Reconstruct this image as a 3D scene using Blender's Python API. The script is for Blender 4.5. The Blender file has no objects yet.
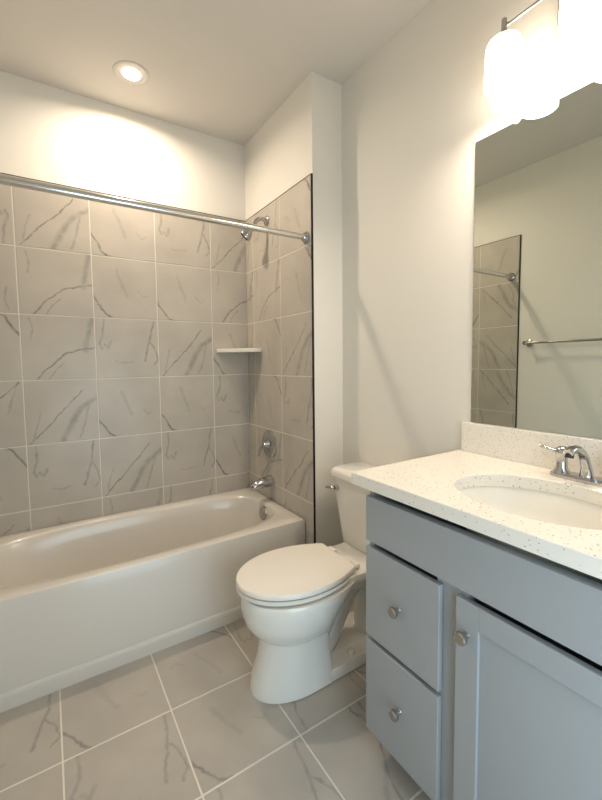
import bpy, bmesh, math, random
from mathutils import Vector, Matrix
sc = bpy.context.scene
C = sc.collection
PI = math.pi

# ------------------------------------------------------------------ camera
F_PX, PX, PY = 389.525, 288.328, 388.161
CAM = Vector((-1.1587, -2.3835, 1.2627))
YAW, PITCH, ROLL = 0.5549, -0.0653, -0.0129
fwd = Vector((math.sin(YAW)*math.cos(PITCH), math.cos(YAW)*math.cos(PITCH), math.sin(PITCH)))
rgt = Vector((math.cos(YAW), -math.sin(YAW), 0)); upv = rgt.cross(fwd)
R_ = rgt*math.cos(ROLL)+upv*math.sin(ROLL); U_ = upv*math.cos(ROLL)-rgt*math.sin(ROLL)
cd = bpy.data.cameras.new('camera'); cam = bpy.data.objects.new('camera', cd); C.objects.link(cam)
cam.matrix_world = Matrix(((R_.x, U_.x, -fwd.x, CAM.x), (R_.y, U_.y, -fwd.y, CAM.y), (R_.z, U_.z, -fwd.z, CAM.z), (0, 0, 0, 1)))
cd.sensor_width = 36; cd.lens = F_PX*36/800
cd.shift_x = (301-PX)/800; cd.shift_y = -(400-PY)/800
cd.clip_start = 0.02
sc.camera = cam

# ------------------------------------------------------------------ world, light, exposure
sc.view_settings.view_transform = 'Standard'; sc.view_settings.look = 'None'
sc.view_settings.gamma = 1; sc.view_settings.use_curve_mapping = False
sc.view_settings.exposure = 0.40
w = bpy.data.worlds.new('world'); sc.world = w; w.use_nodes = True
w.node_tree.nodes['Background'].inputs[0].default_value = (0.75, 0.88, 1.0, 1)
w.node_tree.nodes['Background'].inputs[1].default_value = 0.35
ld = bpy.data.lights.new('doorway_daylight', 'AREA'); ld.shape = 'RECTANGLE'; ld.size = 0.72; ld.size_y = 1.4
ld.energy = 9; ld.color = (0.68, 0.87, 1.0)
lo = bpy.data.objects.new('doorway_daylight', ld); C.objects.link(lo)
lo.location = (-.62, -2.60, .80); lo.rotation_euler = (PI/2, 0, 0)
LAMP_COL = (1.0, 0.82, 0.645)
CAN_WATTS = 9.5
SHADE_STRENGTH = 6.4
BULB_WATTS = 1.9

# ------------------------------------------------------------------ helpers
def mat(name, col, rough=0.5, metal=0.0, coat=0.0, spec=0.5, emit=None, es=0.0):
    m = bpy.data.materials.new(name); m.use_nodes = True
    b = m.node_tree.nodes['Principled BSDF']
    b.inputs['Base Color'].default_value = (*col, 1); b.inputs['Roughness'].default_value = rough
    b.inputs['Metallic'].default_value = metal; b.inputs['Coat Weight'].default_value = coat
    b.inputs['Specular IOR Level'].default_value = spec
    if emit: b.inputs['Emission Color'].default_value = (*emit, 1); b.inputs['Emission Strength'].default_value = es
    return m
def N(m, t, **kw):
    n = m.node_tree.nodes.new(t)
    for k, v in kw.items(): setattr(n, k, v)
    return n
def L(m, a, b): m.node_tree.links.new(a, b)
def noise_vary(m, col, amt=0.06, scale=6.0, bump=0.0, bscale=120.0):
    b = m.node_tree.nodes['Principled BSDF']
    tc = N(m, 'ShaderNodeTexCoord'); nz = N(m, 'ShaderNodeTexNoise'); nz.inputs['Scale'].default_value = scale; nz.inputs['Detail'].default_value = 4
    L(m, tc.outputs['Object'], nz.inputs['Vector'])
    mx = N(m, 'ShaderNodeMix', data_type='RGBA')
    mx.inputs['A'].default_value = (*[c*(1-amt) for c in col], 1); mx.inputs['B'].default_value = (*[min(1, c*(1+amt)) for c in col], 1)
    L(m, nz.outputs['Fac'], mx.inputs['Factor']); L(m, mx.outputs['Result'], b.inputs['Base Color'])
    if bump:
        n2 = N(m, 'ShaderNodeTexNoise'); n2.inputs['Scale'].default_value = bscale; L(m, tc.outputs['Object'], n2.inputs['Vector'])
        bp = N(m, 'ShaderNodeBump'); bp.inputs['Strength'].default_value = bump; bp.inputs['Distance'].default_value = 0.002
        L(m, n2.outputs['Fac'], bp.inputs['Height']); L(m, bp.outputs['Normal'], b.inputs['Normal'])
    return m

def obj(name, bm, m, parent=None, smooth=False, bevel=0, seg=2, sub=0):
    bmesh.ops.recalc_face_normals(bm, faces=bm.faces[:])
    me = bpy.data.meshes.new(name); bm.to_mesh(me); bm.free()
    for mm in (m if isinstance(m, (list, tuple)) else [m]): me.materials.append(mm)
    if smooth:
        for p in me.polygons: p.use_smooth = True
    o = bpy.data.objects.new(name, me); C.objects.link(o)
    if parent: o.parent = parent
    if bevel:
        md = o.modifiers.new('bevel', 'BEVEL'); md.width = bevel; md.segments = seg; md.limit_method = 'ANGLE'; md.angle_limit = math.radians(40)
        md.harden_normals = False
    if sub:
        s = o.modifiers.new('sub', 'SUBSURF'); s.levels = sub; s.render_levels = sub
    if smooth and not sub:
        try: me.set_sharp_from_angle(angle=math.radians(38))
        except Exception: pass
    return o
def thing(name, label, cat, loc=(0, 0, 0), rotz=0, group=None):
    o = bpy.data.objects.new(name, None); C.objects.link(o); o.empty_display_size = 0.05
    o.location = loc; o.rotation_euler = (0, 0, rotz); return tag(o, label, cat, group)
def tag(o, label, cat, group=None):
    o['label'] = label; o['category'] = cat
    if group: o['group'] = group
    return o
def struct(o, label=None):
    o['kind'] = 'structure'
    if label: o['label'] = label
    return o
def plab(o, s): o['label'] = s; return o
def box(bm, x0, x1, y0, y1, z0, z1):
    vs = [bm.verts.new((x, y, z)) for z in (z0, z1) for y in (y0, y1) for x in (x0, x1)]
    for f in ((0, 1, 3, 2), (4, 6, 7, 5), (0, 4, 5, 1), (2, 3, 7, 6), (0, 2, 6, 4), (1, 5, 7, 3)): bm.faces.new([vs[i] for i in f])
    return vs
def bx(*a):
    bm = bmesh.new(); box(bm, *a); return bm
def loft(bm, loops, cap0=True, cap1=True, closed=True):
    rows = [[bm.verts.new(p) for p in lp] for lp in loops]
    n = len(rows[0])
    for a, b in zip(rows, rows[1:]):
        for i in range(n if closed else n-1):
            j = (i+1) % n
            bm.faces.new((a[i], a[j], b[j], b[i]))
    if cap0: bm.faces.new(rows[0][::-1])
    if cap1: bm.faces.new(rows[-1])
    return rows
def frame_of(d):
    d = Vector(d).normalized(); a = Vector((0, 0, 1)) if abs(d.z) < 0.9 else Vector((1, 0, 0))
    u = d.cross(a).normalized(); v = d.cross(u).normalized(); return d, u, v
def lathe(bm, o, d, prof, n=32, cap0=True, cap1=True, sc_uv=(1, 1)):
    """prof: (distance along d, radius)"""
    d, u, v = frame_of(d); o = Vector(o)
    loft(bm, [[o+d*t+(u*math.cos(2*PI*i/n)*sc_uv[0]+v*math.sin(2*PI*i/n)*sc_uv[1])*r for i in range(n)] for t, r in prof], cap0, cap1)
    return bm
def smooth_path(pts, k=8):
    pts = [Vector(p) for p in pts]; out = []
    for i in range(len(pts)-1):
        p0 = pts[max(i-1, 0)]; p1 = pts[i]; p2 = pts[i+1]; p3 = pts[min(i+2, len(pts)-1)]
        for j in range(k):
            t = j/k
            out.append(0.5*((2*p1)+(p2-p0)*t+(2*p0-5*p1+4*p2-p3)*t*t+(3*p1-p0-3*p2+p3)*t**3))
    out.append(pts[-1]); return out
def tube(bm, path, rad, n=16, smooth=8, flat=1.0):
    """rad: number or list for the control points; flat scales the second axis"""
    P = smooth_path(path, smooth) if smooth else [Vector(p) for p in path]
    m = len(P)
    if not isinstance(rad, (list, tuple)): rad = [rad]*len(path)
    def rr(i):
        t = i/(m-1)*(len(rad)-1); a = min(int(t), len(rad)-2); f = t-a
        return rad[a]*(1-f)+rad[a+1]*f
    loops = []; u = None
    for i, p in enumerate(P):
        d = (P[min(i+1, m-1)]-P[max(i-1, 0)]).normalized()
        if u is None: _, u, _ = frame_of(d)
        u = (u-d*u.dot(d)).normalized(); v = d.cross(u)
        r = rr(i)
        loops.append([p+u*math.cos(2*PI*k/n)*r+v*math.sin(2*PI*k/n)*r*flat for k in range(n)])
    loft(bm, loops); return bm
def sphere(bm, c, r, sx=1, sy=1, sz=1, n=20):
    m = Matrix.Translation(c) @ Matrix.Diagonal((sx, sy, sz, 1))
    bmesh.ops.create_uvsphere(bm, u_segments=n, v_segments=n//2, radius=r, matrix=m); return bm
def rrect(x0, x1, y0, y1, r, z, k=6):
    out = []
    for cx, cy, a0 in ((x1-r, y1-r, 0), (x0+r, y1-r, PI/2), (x0+r, y0+r, PI), (x1-r, y0+r, 3*PI/2)):
        for i in range(k+1):
            a = a0+PI/2*i/k; out.append((cx+r*math.cos(a), cy+r*math.sin(a), z))
    return out
def rect_ray(cx, cy, x0, x1, y0, y1, a, z):
    dx, dy = math.cos(a), math.sin(a); t = 1e9
    if dx > 1e-9: t = min(t, (x1-cx)/dx)
    if dx < -1e-9: t = min(t, (x0-cx)/dx)
    if dy > 1e-9: t = min(t, (y1-cy)/dy)
    if dy < -1e-9: t = min(t, (y0-cy)/dy)
    return (cx+dx*t, cy+dy*t, z)
def spow(v, e): return math.copysign(abs(v)**e, v)

# ------------------------------------------------------------------ materials
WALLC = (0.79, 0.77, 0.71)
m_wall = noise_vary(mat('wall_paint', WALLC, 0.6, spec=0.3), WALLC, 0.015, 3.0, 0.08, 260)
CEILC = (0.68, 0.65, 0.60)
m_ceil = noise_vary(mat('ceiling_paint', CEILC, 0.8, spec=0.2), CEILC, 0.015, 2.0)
m_trim = mat('white_trim_paint', (0.78, 0.77, 0.73), 0.35)
m_grout = noise_vary(mat('pale_grout', (0.72, 0.68, 0.6), 0.8), (0.72, 0.68, 0.6), 0.05, 30)
m_black = mat('black_edge_metal', (0.02, 0.02, 0.02), 0.4, 0.6)
m_chrome = mat('chrome', (0.52, 0.52, 0.53), 0.10, 1.0)
m_rod = mat('polished_steel', (0.72, 0.72, 0.71), 0.16, 1.0)
m_nickel = mat('brushed_nickel', (0.46, 0.45, 0.43), 0.24, 1.0)
m_tub = noise_vary(mat('white_tub_enamel', (0.66, 0.63, 0.575), 0.22, coat=0.3), (0.66, 0.63, 0.575), 0.01, 3)
m_porc = noise_vary(mat('white_porcelain', (0.80, 0.79, 0.74), 0.1, coat=0.5), (0.80, 0.79, 0.74), 0.01, 3)
m_sink = mat('cream_sink_glaze', (0.82, 0.80, 0.73), 0.4)
m_seat = mat('white_seat_plastic', (0.83, 0.80, 0.73), 0.25)
CABC = (0.345, 0.365, 0.38)
m_cab = noise_vary(mat('blue_grey_cabinet_paint', CABC, 0.38), CABC, 0.02, 5)
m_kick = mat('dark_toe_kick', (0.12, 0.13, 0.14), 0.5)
m_dark = mat('dark_rubber', (0.03, 0.03, 0.03), 0.6)
m_mirror = mat('mirror_silver', (0.66, 0.69, 0.63), 0.0, 1.0)
m_medge = mat('mirror_glass_edge', (0.16, 0.22, 0.18), 0.15)
m_clip = mat('clear_plastic_clip', (0.85, 0.85, 0.82), 0.2)
m_shade = mat('frosted_lit_glass', (0.9, 0.9, 0.88), 0.4, emit=LAMP_COL, es=SHADE_STRENGTH)
m_lens = mat('lit_lamp_lens', (0.9, 0.9, 0.88), 0.4, emit=LAMP_COL, es=14.0)
m_shelf = mat('white_ceramic_shelf', (0.8, 0.77, 0.7), 0.15)

# quartz: cream ground with sparse small flecks
def make_quartz():
    base = (0.86, 0.83, 0.76)
    m = mat('speckled_quartz', base, 0.22, coat=0.2); b = m.node_tree.nodes['Principled BSDF']
    tc = N(m, 'ShaderNodeTexCoord')
    cur = None
    for sc_, th, pick, colr in ((150, 0.32, 0.91, (0.45, 0.37, 0.29)), (230, 0.34, 0.87, (0.55, 0.49, 0.41)), (110, 0.22, 0.92, (0.30, 0.26, 0.23))):
        v = N(m, 'ShaderNodeTexVoronoi'); v.inputs['Scale'].default_value = sc_
        L(m, tc.outputs['Object'], v.inputs['Vector'])
        lt = N(m, 'ShaderNodeMath', operation='LESS_THAN'); lt.inputs[1].default_value = th; L(m, v.outputs['Distance'], lt.inputs[0])
        sp = N(m, 'ShaderNodeSeparateColor'); L(m, v.outputs['Color'], sp.inputs[0])
        gt = N(m, 'ShaderNodeMath', operation='GREATER_THAN'); gt.inputs[1].default_value = pick; L(m, sp.outputs[0], gt.inputs[0])
        mu = N(m, 'ShaderNodeMath', operation='MULTIPLY'); L(m, lt.outputs[0], mu.inputs[0]); L(m, gt.outputs[0], mu.inputs[1])
        mx = N(m, 'ShaderNodeMix', data_type='RGBA'); L(m, mu.outputs[0], mx.inputs['Factor'])
        if cur is None: mx.inputs['A'].default_value = (*base, 1)
        else: L(m, cur, mx.inputs['A'])
        mx.inputs['B'].default_value = (*colr, 1); cur = mx.outputs['Result']
    L(m, cur, b.inputs['Base Color']); return m
m_quartz = make_quartz()

# marble-look tile: vein polylines laid out in tile coordinates; design k lives at u in [2k, 2k+1]
VEINS = {
 0: [([(.18, 0), (.34, .2), (.58, .4), (.8, .47), (1.02, .52)], .014, .75), ([(.34, 0), (.42, .14), (.55, .26)], .012, .5),
     ([(.86, .46), (.9, .7), (.97, 1.0)], .05, .38), ([(.13, .62), (.15, .8), (.12, .95)], .015, .35)],
 1: [([(.04, 0), (.2, .17), (.42, .42), (.58, .58), (.78, .82)], .013, .75), ([(.48, .02), (.66, .4), (.78, .55), (.97, .68)], .055, .42),
     ([(.72, .05), (.8, .3), (.88, .6)], .022, .35), ([(.1, .1), (.14, .3), (.2, .48)], .018, .3)],
 2: [([(0, .33), (.09, .2), (.17, .06), (.24, .0)], .02, .8), ([(.17, .05), (.3, .0)], .012, .5),
     ([(.36, .78), (.44, .55), (.52, .36)], .035, .22), ([(.7, .45), (.78, .36), (.84, .4)], .02, .2)],
 3: [([(.13, 1), (.12, .75), (.06, .58), (.1, .5)], .022, .42), ([(.14, .55), (.2, .5), (.24, .6)], .03, .4),
     ([(.92, 1.0), (.88, .72), (.8, .45), (.76, .28)], .02, .55), ([(.87, .62), (.95, .45), (.98, .3), (.9, .22)], .018, .5),
     ([(.3, .28), (.42, .25), (.55, .27)], .018, .28)],
 4: [([(.60, 1.02), (.61, .86), (.66, .74), (.71, .86), (.73, 1.02)], .016, .7), ([(.66, .74), (.62, .52), (.48, .3), (.40, .0)], .018, .6),
     ([(.48, .3), (.3, .12)], .03, .35)],
}
def make_tile(name, base, vein, rough):
    m = mat(name, base, rough, spec=0.4); b = m.node_tree.nodes['Principled BSDF']
    tc = N(m, 'ShaderNodeTexCoord')
    def noise(scale, detail, src='Object'):
        n = N(m, 'ShaderNodeTexNoise'); n.inputs['Scale'].default_value = scale; n.inputs['Detail'].default_value = detail
        L(m, tc.outputs[src], n.inputs['Vector']); return n
    def vmath(op, a=None, bb=None, va=None, vb=None):
        n = N(m, 'ShaderNodeVectorMath', operation=op)
        if a is not None: L(m, a, n.inputs[0])
        if va is not None: n.inputs[0].default_value = va
        if bb is not None: L(m, bb, n.inputs[1])
        if vb is not None: n.inputs[1].default_value = vb
        return n
    def fm(op, a=None, bb=None, va=None, vb=None, clamp=False):
        n = N(m, 'ShaderNodeMath', operation=op); n.use_clamp = clamp
        if a is not None: L(m, a, n.inputs[0])
        if va is not None: n.inputs[0].default_value = va
        if bb is not None: L(m, bb, n.inputs[1])
        if vb is not None: n.inputs[1].default_value = vb
        return n.outputs[0]
    w1 = vmath('SCALE', vmath('SUBTRACT', noise(9, 2).outputs['Color'], vb=(.5, .5, .5)).outputs[0]); w1.inputs['Scale'].default_value = .09
    w2 = vmath('SCALE', vmath('SUBTRACT', noise(45, 3).outputs['Color'], vb=(.5, .5, .5)).outputs[0]); w2.inputs['Scale'].default_value = .05
    uv0 = vmath('ADD', vmath('ADD', tc.outputs['UV'], w1.outputs[0]).outputs[0], w2.outputs[0])
    uv = vmath('MULTIPLY', uv0.outputs[0], vb=(1, 1, 0)).outputs[0]
    total = None
    for k, polys in VEINS.items():
        for pts, wd, st in polys:
            best = None
            for (ax, ay), (cx, cy) in zip(pts, pts[1:]):
                A = (ax+2*k, ay, 0); AB = (cx-ax, cy-ay, 0); l2 = AB[0]**2+AB[1]**2
                pa = vmath('SUBTRACT', uv, vb=A).outputs[0]
                dt = N(m, 'ShaderNodeVectorMath', operation='DOT_PRODUCT'); L(m, pa, dt.inputs[0]); dt.inputs[1].default_value = (AB[0]/l2, AB[1]/l2, 0)
                t = fm('ADD', dt.outputs['Value'], vb=0, clamp=True)
                sv = N(m, 'ShaderNodeVectorMath', operation='SCALE'); sv.inputs[0].default_value = AB; L(m, t, sv.inputs['Scale'])
                ln = N(m, 'ShaderNodeVectorMath', operation='DISTANCE'); L(m, pa, ln.inputs[0]); L(m, sv.outputs[0], ln.inputs[1])
                d = ln.outputs['Value']
                best = d if best is None else fm('MINIMUM', best, d)
            mr = N(m, 'ShaderNodeMapRange'); mr.interpolation_type = 'SMOOTHSTEP'
            mr.inputs['From Min'].default_value = 0; mr.inputs['From Max'].default_value = wd*1.35
            mr.inputs['To Min'].default_value = st*.98; mr.inputs['To Max'].default_value = 0
            L(m, best, mr.inputs['Value'])
            total = mr.outputs['Result'] if total is None else fm('MAXIMUM', total, mr.outputs['Result'])
    mod = N(m, 'ShaderNodeMapRange'); L(m, noise(24, 6).outputs['Fac'], mod.inputs['Value'])
    mod.inputs['From Min'].default_value = .3; mod.inputs['From Max'].default_value = .6; mod.inputs['To Min'].default_value = .35; mod.inputs['To Max'].default_value = 1.1
    fac = fm('MULTIPLY', total, mod.outputs['Result'], clamp=True)
    cl = N(m, 'ShaderNodeMapRange'); L(m, noise(5, 5).outputs['Fac'], cl.inputs['Value'])
    cl.inputs['From Min'].default_value = .3; cl.inputs['From Max'].default_value = .75
    mx0 = N(m, 'ShaderNodeMix', data_type='RGBA'); mx0.inputs['A'].default_value = (*[c*1.04 for c in base], 1); mx0.inputs['B'].default_value = (*[c*.86 for c in base], 1)
    L(m, cl.outputs['Result'], mx0.inputs['Factor'])
    mx = N(m, 'ShaderNodeMix', data_type='RGBA'); L(m, fac, mx.inputs['Factor']); L(m, mx0.outputs['Result'], mx.inputs['A']); mx.inputs['B'].default_value = (*vein, 1)
    L(m, mx.outputs['Result'], b.inputs['Base Color'])
    return m
m_tile = make_tile('marble_look_wall_tile', (0.51, 0.473, 0.412), (0.13, 0.12, 0.11), 0.3)
m_ftile = make_tile('marble_look_floor_tile', (0.455, 0.42, 0.37), (0.20, 0.188, 0.175), 0.32)

# ------------------------------------------------------------------ room numbers
XL, B, CEIL = -1.526, 0.1975, 2.682
YE = -0.754          # front edge of the tiled return
REAR = -2.5
T = 0.008            # tile thickness
TH, TW = 0.3353, 0.3386
GAP = 0.0027

# ------------------------------------------------------------------ shell
struct(obj('floor', bx(XL-.1, B+.1, REAR-.1, .1, -.06, -T), m_grout))
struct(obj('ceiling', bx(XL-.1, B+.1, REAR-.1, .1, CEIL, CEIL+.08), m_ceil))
wall_back = struct(obj('wall_back', bx(XL-.1, B+.1, T, .1, -.06, CEIL), m_wall))
wall_left = struct(obj('wall_left', bx(XL-.1, XL-T, REAR, T, -.06, CEIL), m_wall))
wall_right = struct(obj('wall_right', bx(B, B+.1, REAR, T, -.06, CEIL), m_wall))
wall_shower = struct(obj('wall_shower', bx(T, B, YE, T, -.06, CEIL), m_wall))
bm = bmesh.new()
box(bm, XL-.1, -1.02, REAR-.1, REAR, -.06, CEIL); box(bm, -.22, B+.1, REAR-.1, REAR, -.06, CEIL); box(bm, -1.02, -.22, REAR-.1, REAR, 2.06, CEIL)
struct(obj('wall_rear', bm, m_wall))
bm = bmesh.new()
for a in ((-1.08, -1.02, REAR, REAR+.015, 0, 2.12), (-.22, -.16, REAR, REAR+.015, 0, 2.12), (-1.02, -.22, REAR, REAR+.015, 2.06, 2.12)): box(bm, *a)
struct(obj('trim_1', bm, m_trim, bevel=.003))
def baseboard(name, *a):
    return struct(obj(name, bx(*a), m_trim, bevel=.004))
baseboard('baseboard_right', B-.013, B, -1.47, YE-.013, 0, .085)
baseboard('baseboard_shower', T+.004, B, YE-.013, YE, 0, .085)
baseboard('baseboard_left', XL-T, XL-T+.013, REAR+.02, -.775, 0, .085)

# ------------------------------------------------------------------ tiles
def tile_mesh(name, parent, plane, cells, m):
    """plane(u, v, d) -> point, d behind the face; cells: (u0,u1,v0,v1, design, rot, lu0,lu1,lv0,lv1)"""
    bm = bmesh.new(); uvl = bm.loops.layers.uv.new('UVMap')
    for (u0, u1, v0, v1, k, rot, a0, a1, c0, c1) in cells:
        g = GAP; e = .0012
        ring0 = [(u0+g, v0+g), (u1-g, v0+g), (u1-g, v1-g), (u0+g, v1-g)]
        ring1 = [(u0+g+e, v0+g+e), (u1-g-e, v0+g+e), (u1-g-e, v1-g-e), (u0+g+e, v1-g-e)]
        rows = [[bm.verts.new(plane(u, v, d)) for u, v in rg] for rg, d in ((ring0, .004), (ring0, e), (ring1, 0))]
        fs = [bm.faces.new(rows[2])]
        for a, b in zip(rows, rows[1:]):
            for i in range(4): fs.append(bm.faces.new((a[i], a[(i+1) % 4], b[(i+1) % 4], b[i])))
        pos = {}
        for rw, rg in zip(rows, (ring0, ring0, ring1)):
            for v, (u, vv) in zip(rw, rg):
                lu = a0+(a1-a0)*(u-u0)/(u1-u0); lv = c0+(c1-c0)*(vv-v0)/(v1-v0)
                if rot: lu, lv = 1-lu, 1-lv
                pos[v] = (lu+2*k, lv)
        for f in fs:
            for lp in f.loops: lp[uvl].uv = pos[lp.vert]
    return obj(name, bm, m, parent)
def vcuts(lo, hi, anchor, step):
    xs = [lo]; k = math.ceil((lo-anchor)/step+1e-6)
    while anchor+k*step < hi-1e-4:
        if anchor+k*step > lo+1e-4: xs.append(anchor+k*step)
        k += 1
    return xs+[hi]
Z1, ZTOP = 1.8598, 1.8598+TH
zc = vcuts(.0, ZTOP, Z1-5*TH, TH)        # rows from the floor up
zfull = lambda z: ((z-(Z1-5*TH)) % TH)/TH
def row_cells(ucuts, ulocal, designs, zlo):
    cells = []
    zz = [z for z in zc if z > zlo+1e-3]; zz = [zlo]+zz
    for j in range(len(zz)-1):
        v0, v1 = zz[j], zz[j+1]
        row = len(zz)-2-j                       # 0 is the top row
        lv1 = 1.0; lv0 = 1-(v1-v0)/TH
        if row == 0: lv0, lv1 = 0, (v1-v0)/TH
        for i in range(len(ucuts)-1):
            a0, a1 = ulocal[i]
            des = designs[min(row, len(designs)-1)][i]
            k, r = des if isinstance(des, tuple) else (des, 0)
            cells.append((ucuts[i], ucuts[i+1], v0, v1, k, r, a0, a1, max(0, lv0), lv1))
    return cells
# back wall, u = x from left to right
xs = [XL]+[-.2462-n*TW for n in (3, 2, 1, 0)]+[0]
ul = [(1-(xs[1]-xs[0])/TW, 1), (0, 1), (0, 1), (0, 1), (0, (0-xs[4])/TW)]
DB = [[(3, 1), 1, 2, 3, 1], [(0, 1), 0, 2, 2, 0], [(2, 1), 0, 3, 1, 2], [(1, 1), 1, 2, 2, 3], [(2, 1), 3, 1, 3, 2], [1, 2, 0, 3, 1]]
tf = tile_mesh('tile_facing', wall_back, lambda u, v, d: (u, d, v), row_cells(xs, ul, DB, .40), m_tile)
obj('grout', bx(XL, 0, .0015, T, .40, ZTOP), m_grout, wall_back)
obj('tile_edge_trim', bx(XL, 0, -.0005, T, ZTOP, ZTOP+.003), m_black, wall_back)
# shower wall, u = -y
us = [0, .105, .105+.3352, -YE-.003]
ul2 = [(.69, 1), (0, 1), (0, (us[3]-us[2])/.3352)]
DP = [[1, 3, (2, 1)], [0, 0, (2, 1)], [3, (2, 1), 1], [(0, 1), (2, 1), 3], [2, 0, 1], [1, 2, (3, 1)], [0, 1, 2]]
tile_mesh('tile_facing', wall_shower, lambda u, v, d: (d, -u, v), row_cells(us, ul2, DP, .002), m_tile)
obj('grout', bx(.0015, T, YE+.003, 0, .0, ZTOP), m_grout, wall_shower)
bm = bmesh.new(); box(bm, -.0008, T+.0015, YE-.0015, YE+.0028, 0, ZTOP+.003); box(bm, -.0005, T, YE+.003, 0, ZTOP, ZTOP+.003)
obj('tile_edge_trim', bm, m_black, wall_shower)
# left wall, u = y (as seen from inside), cut at its front edge
YEL = -.767
ys = [YEL+.003, -.4503, -.115, 0]
ul3 = [(1-(ys[1]-ys[0])/.3352, 1), (0, 1), (0, .34)]
DL = [[2, 0, 1], [(1, 1), 2, 3], [1, 3, 0], [(1, 1), 0, 2], [3, (2, 1), 1], [1, 0, 2], [2, 3, 0]]
tile_mesh('tile_facing', wall_left, lambda u, v, d: (XL-d, u, v), row_cells(ys, ul3, DL, .002), m_tile)
obj('grout', bx(XL-T, XL-.0015, YEL+.003, 0, 0, ZTOP), m_grout, wall_left)
bm = bmesh.new(); box(bm, XL-T-.001, XL+.001, YEL-.003, YEL+.0028, 0, ZTOP+.003); box(bm, XL-T, XL+.0005, YEL+.003, 0, ZTOP, ZTOP+.003)
obj('tile_edge_trim', bm, m_black, wall_left)
# floor, u = x, v = y
fx = vcuts(XL-T, B, -.4822, .3442); fy = vcuts(REAR, -.60, -1.0059, .3347)
random.seed(4)
FD = {}
cells = []
for i in range(len(fx)-1):
    for j in range(len(fy)-1):
        k, r = random.choice([(0, 0), (1, 1), (3, 0), (2, 1), (2, 0), (4, 1)])
        uc, vc = (fx[i]+fx[i+1])/2, (fy[j]+fy[j+1])/2
        if -.4822 < uc < -.14 and -1.675 < vc < -1.34: k, r = 4, 0
        elif -.4822 < uc < -.14 and -1.34 < vc < -1.0: k, r = 3, 1
        elif -.83 < uc < -.48 and -1.34 < vc < -1.0: k, r = 2, 0
        elif -.83 < uc < -.48 and -1.0 < vc: k, r = 2, 1
        elif -1.17 < uc < -.83 and -1.0 < vc: k, r = 2, 0
        elif -.83 < uc < -.48 and -1.675 < vc < -1.34: k, r = 3, 0
        w_, h_ = (fx[i+1]-fx[i])/.3442, (fy[j+1]-fy[j])/.3347
        a0, a1 = (1-w_, 1) if i == 0 else (0, w_)
        c0, c1 = (1-h_, 1) if j == 0 else (0, h_)
        cells.append((fx[i], fx[i+1], fy[j], fy[j+1], k, r, a0, a1, c0, c1))
fl = bpy.data.objects['floor']
tile_mesh('tile_facing', fl, lambda u, v, d: (u, v, -d), cells, m_ftile)
obj('grout', bx(XL-T, B, REAR, -.60, -T, -.0012), m_grout, fl)

# ------------------------------------------------------------------ bathtub
tub = thing('bathtub', 'white alcove bathtub with a flat apron, along the tiled back wall', 'bathtub', (0, 0, 0))
x0, x1, y0, y1 = XL+.003, -.003, -.674, -.003
cx, cy, NT = -.80, -.335, 128
def tub_rect(ins, z): return [rect_ray(cx, cy, x0+ins, x1-ins, y0+ins, y1-ins, TA[i], z) for i in range(NT)]
# angles chosen so the rectangle's corners fall on vertices
corner = sorted([math.atan2(yy-cy, xx-cx) % (2*PI) for xx in (x0, x1) for yy in (y0, y1)])
TA = []
for q in range(4):
    a, b = corner[q], corner[(q+1) % 4]+(2*PI if q == 3 else 0)
    TA += [a+(b-a)*i/(NT//4) for i in range(NT//4)]
def basin(xa, xb, ya, yb, e, z):
    mx_, my_ = (xa+xb)/2, (ya+yb)/2; out = []
    for a in TA:
        # superellipse radius in direction a (normalised)
        ca, sa = math.cos(a)/((xb-xa)/2), math.sin(a)/((yb-ya)/2)
        r = (abs(ca)**e+abs(sa)**e)**(-1/e)
        out.append((mx_+math.cos(a)*r, my_+math.sin(a)*r, z))
    return out
ZT = .4162
loops = [tub_rect(0, 0.0), tub_rect(0, ZT-.012), tub_rect(.003, ZT-.004), tub_rect(.012, ZT),
         basin(-1.475, -.058, -.622, -.052, 3.6, ZT-.002), basin(-1.468, -.064, -.616, -.058, 3.5, ZT-.006), basin(-1.460, -.071, -.608, -.066, 3.4, ZT-.020),
         basin(-1.43, -.084, -.600, -.080, 3.4, .34), basin(-1.38, -.102, -.588, -.098, 3.3, .24), basin(-1.30, -.125, -.572, -.118, 3.2, .15),
         basin(-1.24, -.160, -.550, -.140, 3.0, .105), basin(-1.17, -.23, -.51, -.175, 2.8, .09), basin(-1.0, -.5, -.40, -.28, 2.2, .085)]
bm = bmesh.new(); loft(bm, loops, False, True)
obj('shell', bm, m_tub, tub, smooth=True)
bm = bmesh.new()
prof = [(-.674, .066), (-.679, .060), (-.681, .050), (-.681, 0.0), (-.665, 0.0), (-.665, .066)]
loft(bm, [[(x, y, z) for y, z in prof] for x in (x0, x1)])
obj('apron_skirt', bm, m_tub, tub)
bm = bmesh.new(); lathe(bm, (-.082, -.345, .358), (-1, 0, .25), [(-.012, .040), (.004, .040), (.010, .036), (.011, .026), (.013, .024)], 32)
sphere(bm, (-.0945, -.345, .361), .006)
plab(obj('overflow_plate', bm, m_nickel, tub, smooth=True), 'round nickel overflow plate on the tub end')
bm = bmesh.new(); lathe(bm, (-.30, -.335, .083), (0, 0, 1), [(0, .032), (.008, .032), (.010, .026), (.010, .012), (.022, .012)], 28)
plab(obj('drain', bm, m_nickel, tub, smooth=True), 'nickel drain in the tub floor')

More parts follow.
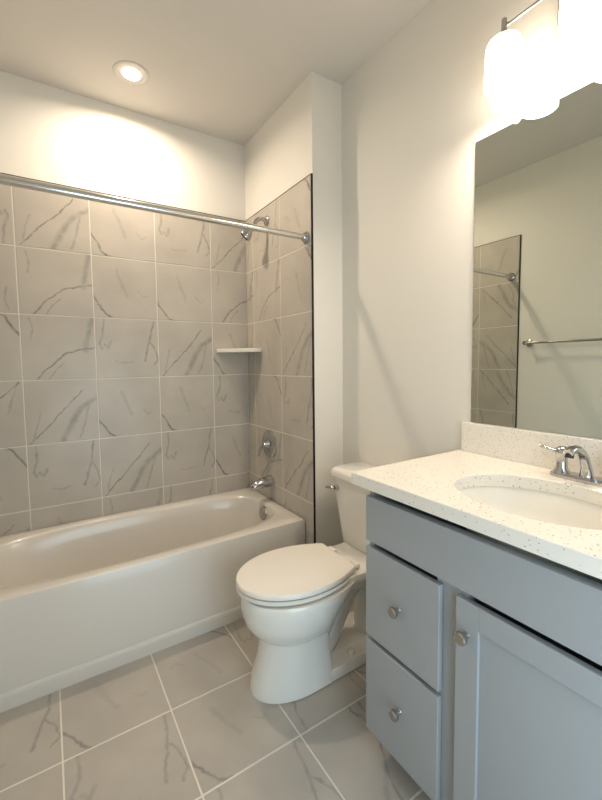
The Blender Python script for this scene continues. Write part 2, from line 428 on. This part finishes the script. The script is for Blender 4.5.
# ------------------------------------------------------------------ shower and tub fittings
t = thing('shower_rod', 'straight chrome shower curtain rod spanning the alcove above the tub', 'curtain rod', (0, -.7063, 1.899))
bm = bmesh.new(); lathe(bm, (XL+.004, 0, 0), (1, 0, 0), [(0, .0155), (-XL-.006, .0150)], 28)
obj('rod', bm, m_rod, t, smooth=True)
for x, d in ((-.0005, -1), (XL+.0015, 1)):
    bm = bmesh.new(); lathe(bm, (x, 0, 0), (d, 0, 0), [(0, .030), (.006, .030), (.010, .026), (.022, .0185), (.026, .0175)], 28)
    obj('flange', bm, m_chrome, t, smooth=True)

t = thing('showerhead', 'small chrome shower head on a short bent arm high on the tile', 'shower head', (0, -.297, 2.108))
bm = bmesh.new(); lathe(bm, (0, 0, 0), (-1, 0, 0), [(0.0005, .030), (.004, .030), (.010, .024), (.013, .012)], 28); obj('flange', bm, m_chrome, t, smooth=True)
bm = bmesh.new(); tube(bm, [(-.004, 0, 0), (-.040, 0, .006), (-.072, 0, -.012), (-.094, 0, -.060)], .012, 14); obj('arm', bm, m_chrome, t, smooth=True)
bm = bmesh.new(); lathe(bm, (-.090, 0, -.054), (-.62, .40, -.68), [(0, .012), (.012, .015), (.020, .013), (.030, .021), (.050, .032), (.068, .0365), (.076, .035)], 28)
h = obj('head', bm, m_chrome, t, smooth=True)
bm = bmesh.new(); lathe(bm, Vector((-.090, 0, -.054))+Vector((-.62, .40, -.68)).normalized()*.076, (-.62, .40, -.68), [(0, .028), (.002, .026)], 28); plab(obj('spray_face', bm, m_dark, h), 'dark spray face')

t = thing('shower_valve', 'round chrome shower valve plate with a lever, above the tub spout', 'faucet', (0, -.29, .762))
bm = bmesh.new(); lathe(bm, (0, 0, 0), (-1, 0, 0), [(.0005, .086), (.005, .086), (.012, .078), (.016, .045), (.018, .036)], 40); obj('escutcheon', bm, m_chrome, t, smooth=True)
bm = bmesh.new(); lathe(bm, (-.016, 0, 0), (-1, 0, 0), [(0, .030), (.010, .028), (.022, .022), (.032, .020), (.036, .014)], 28)
tube(bm, [(-.026, .004, -.004), (-.042, .022, -.014), (-.052, .040, -.045), (-.056, .048, -.080)], [.011, .010, .008, .006], 12)
obj('lever', bm, m_chrome, t, smooth=True)

t = thing('tub_spout', 'chrome tub spout low on the tile beneath the round valve', 'faucet', (0, -.305, .532))
bm = bmesh.new(); tube(bm, [(-.0005, 0, 0), (-.03, 0, 0), (-.07, 0, -.002), (-.105, 0, -.010), (-.128, 0, -.022)], [.034, .033, .031, .028, .024], 24, flat=1.0)
lathe(bm, (-.122, 0, -.018), (-.1, 0, -1), [(0, .019), (.018, .018)], 20)
obj('spout', bm, m_chrome, t, smooth=True)
bm = bmesh.new(); lathe(bm, (-.0005, 0, 0), (-1, 0, 0), [(0, .037), (.006, .037), (.009, .033)], 28); obj('collar', bm, m_chrome, t, smooth=True)

bm = bmesh.new()
arc = [(-.002, -.002)]+[(-.002-.222*math.cos(a)*(.86+.14*abs(math.cos(2*a))), -.002-.205*math.sin(a)*(.86+.14*abs(math.cos(2*a)))) for a in [PI/2*i/20 for i in range(21)]]
loft(bm, [[(x, y, z) for x, y in arc] for z in (1.332, 1.356)])
tag(obj('corner_shelf', bm, m_shelf, bevel=.004), 'white ceramic corner shelf in the tiled back corner', 'shelf')

# ------------------------------------------------------------------ ceiling light
t = thing('recessed_light', 'round recessed ceiling light above the bathtub, lit', 'ceiling light', (-.740, -.290, CEIL))
bm = bmesh.new(); lathe(bm, (0, 0, 0), (0, 0, -1), [(.0005, .084), (.003, .083), (.0045, .078), (.0035, .066), (.001, .060)], 48, True, False)
obj('trim_ring', bm, m_ceil, t, smooth=True)
bm = bmesh.new(); lathe(bm, (0, 0, 0), (0, 0, -1), [(.0015, .040), (.005, .039)], 40); obj('lens', bm, m_lens, t)
la = bpy.data.lights.new('lamp_glow', 'AREA'); la.shape = 'DISK'; la.size = .09; la.energy = CAN_WATTS; la.color = LAMP_COL; la.spread = math.radians(165)
lo = bpy.data.objects.new('lamp_glow', la); C.objects.link(lo); lo.parent = t; lo.location = (0, 0, -.0065)

# ------------------------------------------------------------------ toilet (local x = out from the wall)
toi = thing('toilet', 'white two-piece toilet with closed lid, between tub and grey vanity', 'toilet', (B, -1.107, 0), PI)
def egg(xb, xf, w_, cx_, z, eb=3.0, taper=0.0, n=64, ef=2.0):
    out = []
    for i in range(n):
        a = 2*PI*i/n; c, s = math.cos(a), math.sin(a)
        if c >= 0: out.append((cx_+(xf-cx_)*spow(c, 2/ef), w_*spow(s, 2/ef), z))
        else:
            xx = (cx_-xb)*abs(c)**(2/eb); f = 1-taper*(xx/(cx_-xb))**2
            out.append((cx_-xx, w_*spow(s, 2/eb)*f, z))
    return out
def egg2(xb, xf, w_, cx_, z, k, n=64):
    out = []
    for i in range(n//2+1):
        a = -PI/2+PI*i/(n//2); out.append((cx_+(xf-cx_)*math.cos(a), w_*math.sin(a), z))
    yb = w_*(1-k); r = .012
    side = [(cx_-(cx_-xb)*t, w_*(1-k*t*t), z) for t in (.12, .25, .38, .5, .62, .74, .85, .94)]
    back = [(xb+.003, yb+.0005, z), (xb, yb-.006, z)]+[(xb, yb*q, z) for q in (.6, .3, 0)]
    left = side+back
    return out+left+[(x, -y, z) for x, y, z in left[::-1][1:]]
bm = bmesh.new()
loft(bm, [egg(.455, .746, .119, .55, 0.0, 12), egg(.455, .746, .119, .55, .004, 12), egg(.436, .747, .124, .55, .005, 12), egg(.437, .747, .124, .55, .014, 12), egg(.440, .736, .119, .555, .06, 12), egg(.445, .712, .113, .56, .13, 12), egg(.448, .702, .110, .56, .19, 12),
          egg(.450, .703, .112, .56, .208, 10), egg(.447, .718, .128, .56, .222, 6), egg(.44, .742, .147, .555, .246, 4.5), egg(.43, .762, .161, .55, .28, 3.6), egg(.39, .769, .170, .545, .315, 3.2),
          egg(.33, .772, .173, .535, .35, 3.2, .12), egg(.28, .770, .173, .53, .378, 3.4, .25), egg(.27, .766, .170, .53, .386, 3.6, .28)])
# tank deck behind the bowl
loft(bm, [[(x, y, z) for x, y, z in rrect(a, b, -c, c, .03, z)] for z, a, b, c in ((.30, .12, .36, .075), (.335, .06, .40, .105), (.36, .025, .42, .125), (.395, .018, .40, .130), (.402, .024, .39, .126))])
# foot with its ledge
loft(bm, [rrect(.09, .54, -.117, .117, .03, 0), rrect(.09, .54, -.117, .117, .03, .004), rrect(.085, .54, -.121, .121, .03, .005), rrect(.085, .54, -.120, .120, .03, .044), rrect(.089, .54, -.116, .116, .03, .049)])
# trapway
tube(bm, [(.57, 0, .17), (.50, 0, .09), (.44, 0, .06), (.385, 0, .09), (.335, 0, .17), (.285, 0, .26), (.22, 0, .30), (.17, 0, .2), (.155, 0, .04)], [.07, .055, .050, .047, .045, .048, .052, .054, .060], 20, flat=1.0)
obj('bowl', bm, m_porc, toi, smooth=True)
bm = bmesh.new()
loft(bm, [rrect(.022, .180, -.150, .150, .035, .403), rrect(.015, .187, -.160, .160, .04, .418), rrect(.014, .190, -.168, .168, .04, .47), rrect(.012, .203, -.188, .188, .04, .62), rrect(.010, .210, -.198, .198, .04, .716)])
tank = obj('tank', bm, m_porc, toi, smooth=True)
bm = bmesh.new()
loft(bm, [rrect(.008, .214, -.204, .204, .045, .7165), rrect(.004, .222, -.211, .211, .05, .722), rrect(.004, .222, -.211, .211, .05, .742), rrect(.008, .217, -.206, .206, .05, .752), rrect(.018, .207, -.196, .196, .045, .757)])
obj('tank_lid', bm, m_porc, toi, smooth=True)
SR = Matrix.Translation((.313, -.010, 0)) @ Matrix.Rotation(-.038, 4, 'Z') @ Matrix.Translation((-.306, 0, 0))
bm = bmesh.new()
loft(bm, [egg2(.40, .69, .09, .53, .3861, .3), egg2(.40, .69, .09, .53, .3925, .3), egg2(.311, .770, .175, .53, .3925, .32), egg2(.309, .773, .178, .53, .395, .32), egg2(.309, .773, .178, .53, .403, .32), egg2(.313, .769, .174, .53, .4075, .32)])
bm.transform(SR); obj('seat', bm, m_seat, toi, smooth=True)
bm = bmesh.new()
loft(bm, [egg2(.40, .69, .09, .53, .4077, .3), egg2(.40, .69, .09, .53, .413, .3), egg2(.308, .771, .176, .53, .413, .33), egg2(.306, .774, .179, .53, .4155, .33), egg2(.306, .774, .179, .53, .426, .33), egg2(.310, .770, .175, .53, .432, .33), egg2(.330, .748, .158, .53, .435, .33)])
bm.transform(SR); obj('lid', bm, m_seat, toi, smooth=True)
for s in (-1, 1):
    bm = bmesh.new(); lathe(bm, (.296, s*.075-.022, .416), (0, 1, 0), [(0, .010), (.003, .012), (.041, .012), (.044, .010)], 16); box(bm, .284, .308, s*.075-.018, s*.075+.018, .4022, .412)
    obj('hinge', bm, m_seat, toi, smooth=True)
    bm = bmesh.new(); lathe(bm, (.328, s*.090, .0485), (0, 0, 1), [(0, .016), (.012, .015), (.020, .010), (.022, .004)], 18)
    obj('bolt_cap', bm, m_porc, toi, smooth=True)
bm = bmesh.new(); lathe(bm, (.206, -.150, .668), (1, 0, 0), [(0, .015), (.010, .015), (.016, .010)], 20)
tube(bm, [(.220, -.150, .668), (.228, -.165, .668), (.230, -.180, .666), (.230, -.197, .662)], [.008, .008, .009, .010], 12, flat=.7)
plab(obj('flush_lever', bm, m_chrome, toi, smooth=True), 'chrome flush lever')

t = thing('supply_valve', 'small chrome water stop valve low on the wall behind the toilet', 'valve', (B, -.968, .085))
bm = bmesh.new(); lathe(bm, (-.0005, 0, 0), (-1, 0, 0), [(0, .024), (.006, .022), (.008, .009), (.03, .009), (.034, .012), (.055, .012)], 20); lathe(bm, (-.045, 0, .004), (0, 0, 1), [(0, .007), (.022, .007)], 14); obj('stop', bm, m_chrome, t, smooth=True)
bm = bmesh.new(); lathe(bm, (-.055, 0, 0), (-1, 0, 0), [(0, .006), (.008, .006), (.009, .017), (.018, .015)], 18, sc_uv=(1, .6)); obj('handle', bm, m_chrome, t, smooth=True)
bm = bmesh.new(); tube(bm, [(.098, -.118, .404), (.096, -.125, .30), (.07, -.140, .20), (.046, -.147, .112)], .005, 10); obj('supply_hose', bm, m_nickel, toi, smooth=True)

# ------------------------------------------------------------------ vanity
VY0, VY1 = -2.345, -1.507
van = thing('vanity_cabinet', 'blue-grey vanity cabinet with two drawers and a panelled door', 'cabinet', (0, 0, 0))
bm = bmesh.new()
XF = -.322
for ya, yb in ((VY1-.018, VY1), (VY0, VY0+.018)):      # side panels, notched at the toe
    box(bm, XF, B-.002, ya, yb, .10, .8805); box(bm, -.262, B-.016, ya, yb, 0, .10)
box(bm, XF+.02, B-.002, VY0+.018, VY1-.018, .115, .13)                # bottom
box(bm, B-.012, B-.002, VY0+.018, VY1-.018, .13, .80)                 # back
box(bm, XF, XF+.02, VY0+.018, VY1-.018, .10, .135)                    # face frame rails and stiles
box(bm, XF, XF+.02, VY0+.018, VY1-.018, .722, .846)
box(bm, XF, XF+.02, -1.845, -1.755, .135, .722)
obj('body', bm, m_cab, van)
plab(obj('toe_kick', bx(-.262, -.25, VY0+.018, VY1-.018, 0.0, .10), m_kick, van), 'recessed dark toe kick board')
FX0, FX1 = -.340, XF-.0005
obj('false_front', bx(FX0, FX1, VY0+.002, VY1-.001, .714, .852), m_cab, van, bevel=.002)
def knob(parent, y, z):
    bm = bmesh.new(); lathe(bm, (FX0+.0005, y, z), (-1, 0, 0), [(0, .008), (.004, .0065), (.013, .006), (.016, .013), (.022, .0155), (.028, .0150), (.0305, .012)], 24)
    plab(obj('knob', bm, m_nickel, parent, smooth=True), 'round brushed nickel knob')
d1 = obj('drawer', bx(FX0, FX1, -1.774, VY1-.001, .4105, .695), m_cab, van, bevel=.002); knob(d1, -1.641, .5585)
d2 = obj('drawer', bx(FX0, FX1, -1.774, VY1-.001, .096, .3955), m_cab, van, bevel=.002); knob(d2, -1.6465, .2565)
bm = bmesh.new()
DY1, DY0, DZ0, DZ1, S = -1.822, VY0+.012, .096, .694, .058
box(bm, FX0, FX1, DY1-S, DY1, DZ0, DZ1); box(bm, FX0, FX1, DY0, DY0+S, DZ0, DZ1)
box(bm, FX0, FX1, DY0+S, DY1-S, DZ1-S, DZ1); box(bm, FX0, FX1, DY0+S, DY1-S, DZ0, DZ0+S)
door = obj('door', bm, m_cab, van, bevel=.0015)
obj('panel', bx(FX0+.008, FX1-.003, DY0+S-.002, DY1-S+.002, DZ0+S-.002, DZ1-S+.002), m_cab, door)
knob(door, -1.8515, .613)

# countertop with an oval cut-out
SX, SY, SA, SB = -.113, -1.900, .172, .213
CX0, CX1, CY0, CY1, CZ0, CZ1 = -.3587, B-.001, -2.36, -1.4628, .881, .9177
corner = sorted([math.atan2(yy-SY, xx-SX) % (2*PI) for xx in (CX0, CX1) for yy in (CY0, CY1)])
CA = []
for q in range(4):
    a, b = corner[q], corner[(q+1) % 4]+(2*PI if q == 3 else 0)
    CA += [a+(b-a)*i/24 for i in range(24)]
def ell(a_, b_, z): 
    out = []
    for a in CA:
        r = 1/math.sqrt((math.cos(a)/a_)**2+(math.sin(a)/b_)**2); out.append((SX+math.cos(a)*r, SY+math.sin(a)*r, z))
    return out
def crect(ins, z): return [rect_ray(SX, SY, CX0+ins, CX1-ins, CY0+ins, CY1-ins, a, z) for a in CA]
bm = bmesh.new()
lp = [crect(0, CZ0), crect(0, CZ1-.002), crect(.002, CZ1), ell(SA+.002, SB+.002, CZ1), ell(SA, SB, CZ1-.003), ell(SA, SB, CZ0)]
rows = loft(bm, lp, False, False)
a, b = rows[0], rows[-1]
for i in range(len(a)): bm.faces.new((a[i], b[i], b[(i+1) % len(a)], a[(i+1) % len(a)]))
top = tag(obj('countertop', bm, m_quartz), 'cream speckled quartz countertop on the blue-grey vanity', 'countertop')
tag(obj('backsplash', bx(.1775, B-.001, CY0, -1.478, CZ1+.0003, 1.0293), m_quartz, bevel=.0015), 'low speckled quartz backsplash strip under the mirror', 'backsplash')

snk = thing('sink', 'white oval undermount sink set in the speckled countertop', 'sink', (0, 0, 0))
bm = bmesh.new()
loft(bm, [ell(SA+.012, SB+.012, CZ0-.0105), ell(SA+.012, SB+.012, CZ0-.0008), ell(SA+.004, SB+.004, CZ0-.0008), ell(SA-.002, SB-.002, CZ0-.012), ell(SA-.012, SB-.012, CZ0-.05), ell(SA-.032, SB-.034, CZ0-.09),
          ell(SA-.065, SB-.075, CZ0-.118), ell(SA-.11, SB-.13, CZ0-.130), ell(.022, .022, CZ0-.133)], False, True)
obj('basin', bm, m_sink, snk, smooth=True)
bm = bmesh.new(); lathe(bm, (SX, SY, CZ0-.1325), (0, 0, 1), [(0, .021), (.003, .021), (.005, .015), (.009, .014), (.011, .008)], 24)
obj('drain', bm, m_chrome, snk, smooth=True)

fa = thing('sink_faucet', 'chrome two-handle faucet behind the oval sink on the countertop', 'faucet', (.120, -1.908, CZ1+.0003))
bm = bmesh.new()
loft(bm, [[(.026*spow(math.cos(a), .8), .092*spow(math.sin(a), .8), 0.0) for a in [2*PI*i/40 for i in range(40)]],
          [(.026*spow(math.cos(a), .8), .092*spow(math.sin(a), .8), .008) for a in [2*PI*i/40 for i in range(40)]],
          [(.020*spow(math.cos(a), .8), .084*spow(math.sin(a), .8), .015) for a in [2*PI*i/40 for i in range(40)]]])
obj('base', bm, m_chrome, fa, smooth=True)
bm = bmesh.new(); tube(bm, [(.002, 0, .010), (-.004, 0, .040), (-.024, 0, .075), (-.058, 0, .098), (-.092, 0, .102), (-.114, 0, .094)], [.020, .0135, .012, .0115, .0115, .011], 18)
sp = obj('spout', bm, m_chrome, fa, smooth=True)
bm = bmesh.new(); lathe(bm, (-.105, 0, .096), (-.25, 0, -1), [(0, .010), (.014, .010)], 18); plab(obj('aerator', bm, m_dark, sp), 'dark aerator under the spout tip')
for s in (1, -1):
    bm = bmesh.new(); lathe(bm, (0, s*.062, .010), (0, 0, 1), [(0, .024), (.006, .022), (.016, .0155), (.040, .0135), (.052, .015), (.056, .0175), (.070, .0175), (.077, .013), (.080, .005)], 24)
    tube(bm, [(0, s*.066, .070), (-.004, s*.082, .074), (-.010, s*.100, .080), (-.014, s*.116, .084)], [.010, .0085, .0075, .006], 14, flat=.7)
    obj('handle', bm, m_chrome, fa, smooth=True)

# ------------------------------------------------------------------ mirror
mi = thing('mirror', 'large frameless rectangular wall mirror above the sink backsplash', 'mirror', (B, -1.92, 1.031))
bm = bmesh.new(); box(bm, -.0058, -.0005, 1.92-2.335, 1.92-1.5073, 0, 1.014)
for f in bm.faces:
    pass
o = obj('glass', bm, [m_medge, m_mirror], mi)
for p in o.data.polygons:
    if abs(p.normal.x) > .9 and p.center.x < -.003: p.material_index = 1
for y in (-1.652, -2.19):
    bm = bmesh.new(); lathe(bm, (-.0008, y+1.92, 1.016), (-1, 0, 0), [(0, .011), (.008, .011), (.010, .008)], 18)
    plab(obj('clip', bm, m_clip, mi, smooth=True), 'small clear plastic mirror clip')

# ------------------------------------------------------------------ vanity light
vl = thing('vanity_light', 'three-shade chrome bath bar light with lit frosted glass above the mirror', 'wall light', (B, -1.875, 2.29))
obj('backplate', bx(-.022, -.0005, -.105, .105, -.09, .13), m_chrome, vl, bevel=.005)
bm = bmesh.new(); lathe(bm, (-.100, -.222, .004), (0, 1, 0), [(0, .005), (.444, .005)], 16)
for yy in (-.05, .05): lathe(bm, (-.02, yy, .004), (-1, 0, 0), [(0, .006), (.08, .006)], 12)
obj('bar', bm, m_chrome, vl, smooth=True)
for yy in (-.208, 0, .208):
    bm = bmesh.new(); lathe(bm, (-.118, yy, -.042), (0, 0, 1), [(0, .014), (.010, .014), (.014, .0085), (.054, .0075), (.056, .004)], 18)
    lathe(bm, (-.118, yy, .004), (1, 0, 0), [(0, .005), (.018, .005)], 10)
    obj('socket', bm, m_nickel, vl, smooth=True)
    bm = bmesh.new(); lathe(bm, (-.118, yy, -.042), (0, 0, -1), [(0, .016), (.003, .030), (.012, .044), (.028, .050), (.08, .0515), (.140, .053), (.140, .049), (.08, .047), (.03, .045), (.014, .038), (.006, .02)], 36)
    s = obj('shade', bm, m_shade, vl, smooth=True); plab(s, 'lit frosted white glass shade')
    la = bpy.data.lights.new('bulb_light', 'AREA'); la.shape = 'DISK'; la.size = .085; la.energy = BULB_WATTS; la.color = LAMP_COL
    lo = bpy.data.objects.new('bulb_light', la); C.objects.link(lo); lo.parent = vl; lo.location = (-.118, yy, -.176)

# ------------------------------------------------------------------ towel bar
t = thing('towel_bar', 'long brushed nickel towel bar on the left wall, seen in the mirror', 'towel bar', (XL-T, -.852, 1.385))
bm = bmesh.new(); lathe(bm, (.068, .012, 0), (0, -1, 0), [(0, .009), (.644, .009)], 18); obj('bar', bm, m_nickel, t, smooth=True)
for yy in (0, -.62):
    bm = bmesh.new(); lathe(bm, (.0005, yy, 0), (1, 0, 0), [(0, .027), (.008, .026), (.014, .014), (.055, .011), (.06, .015), (.078, .015), (.082, .011)], 24); obj('post', bm, m_nickel, t, smooth=True)
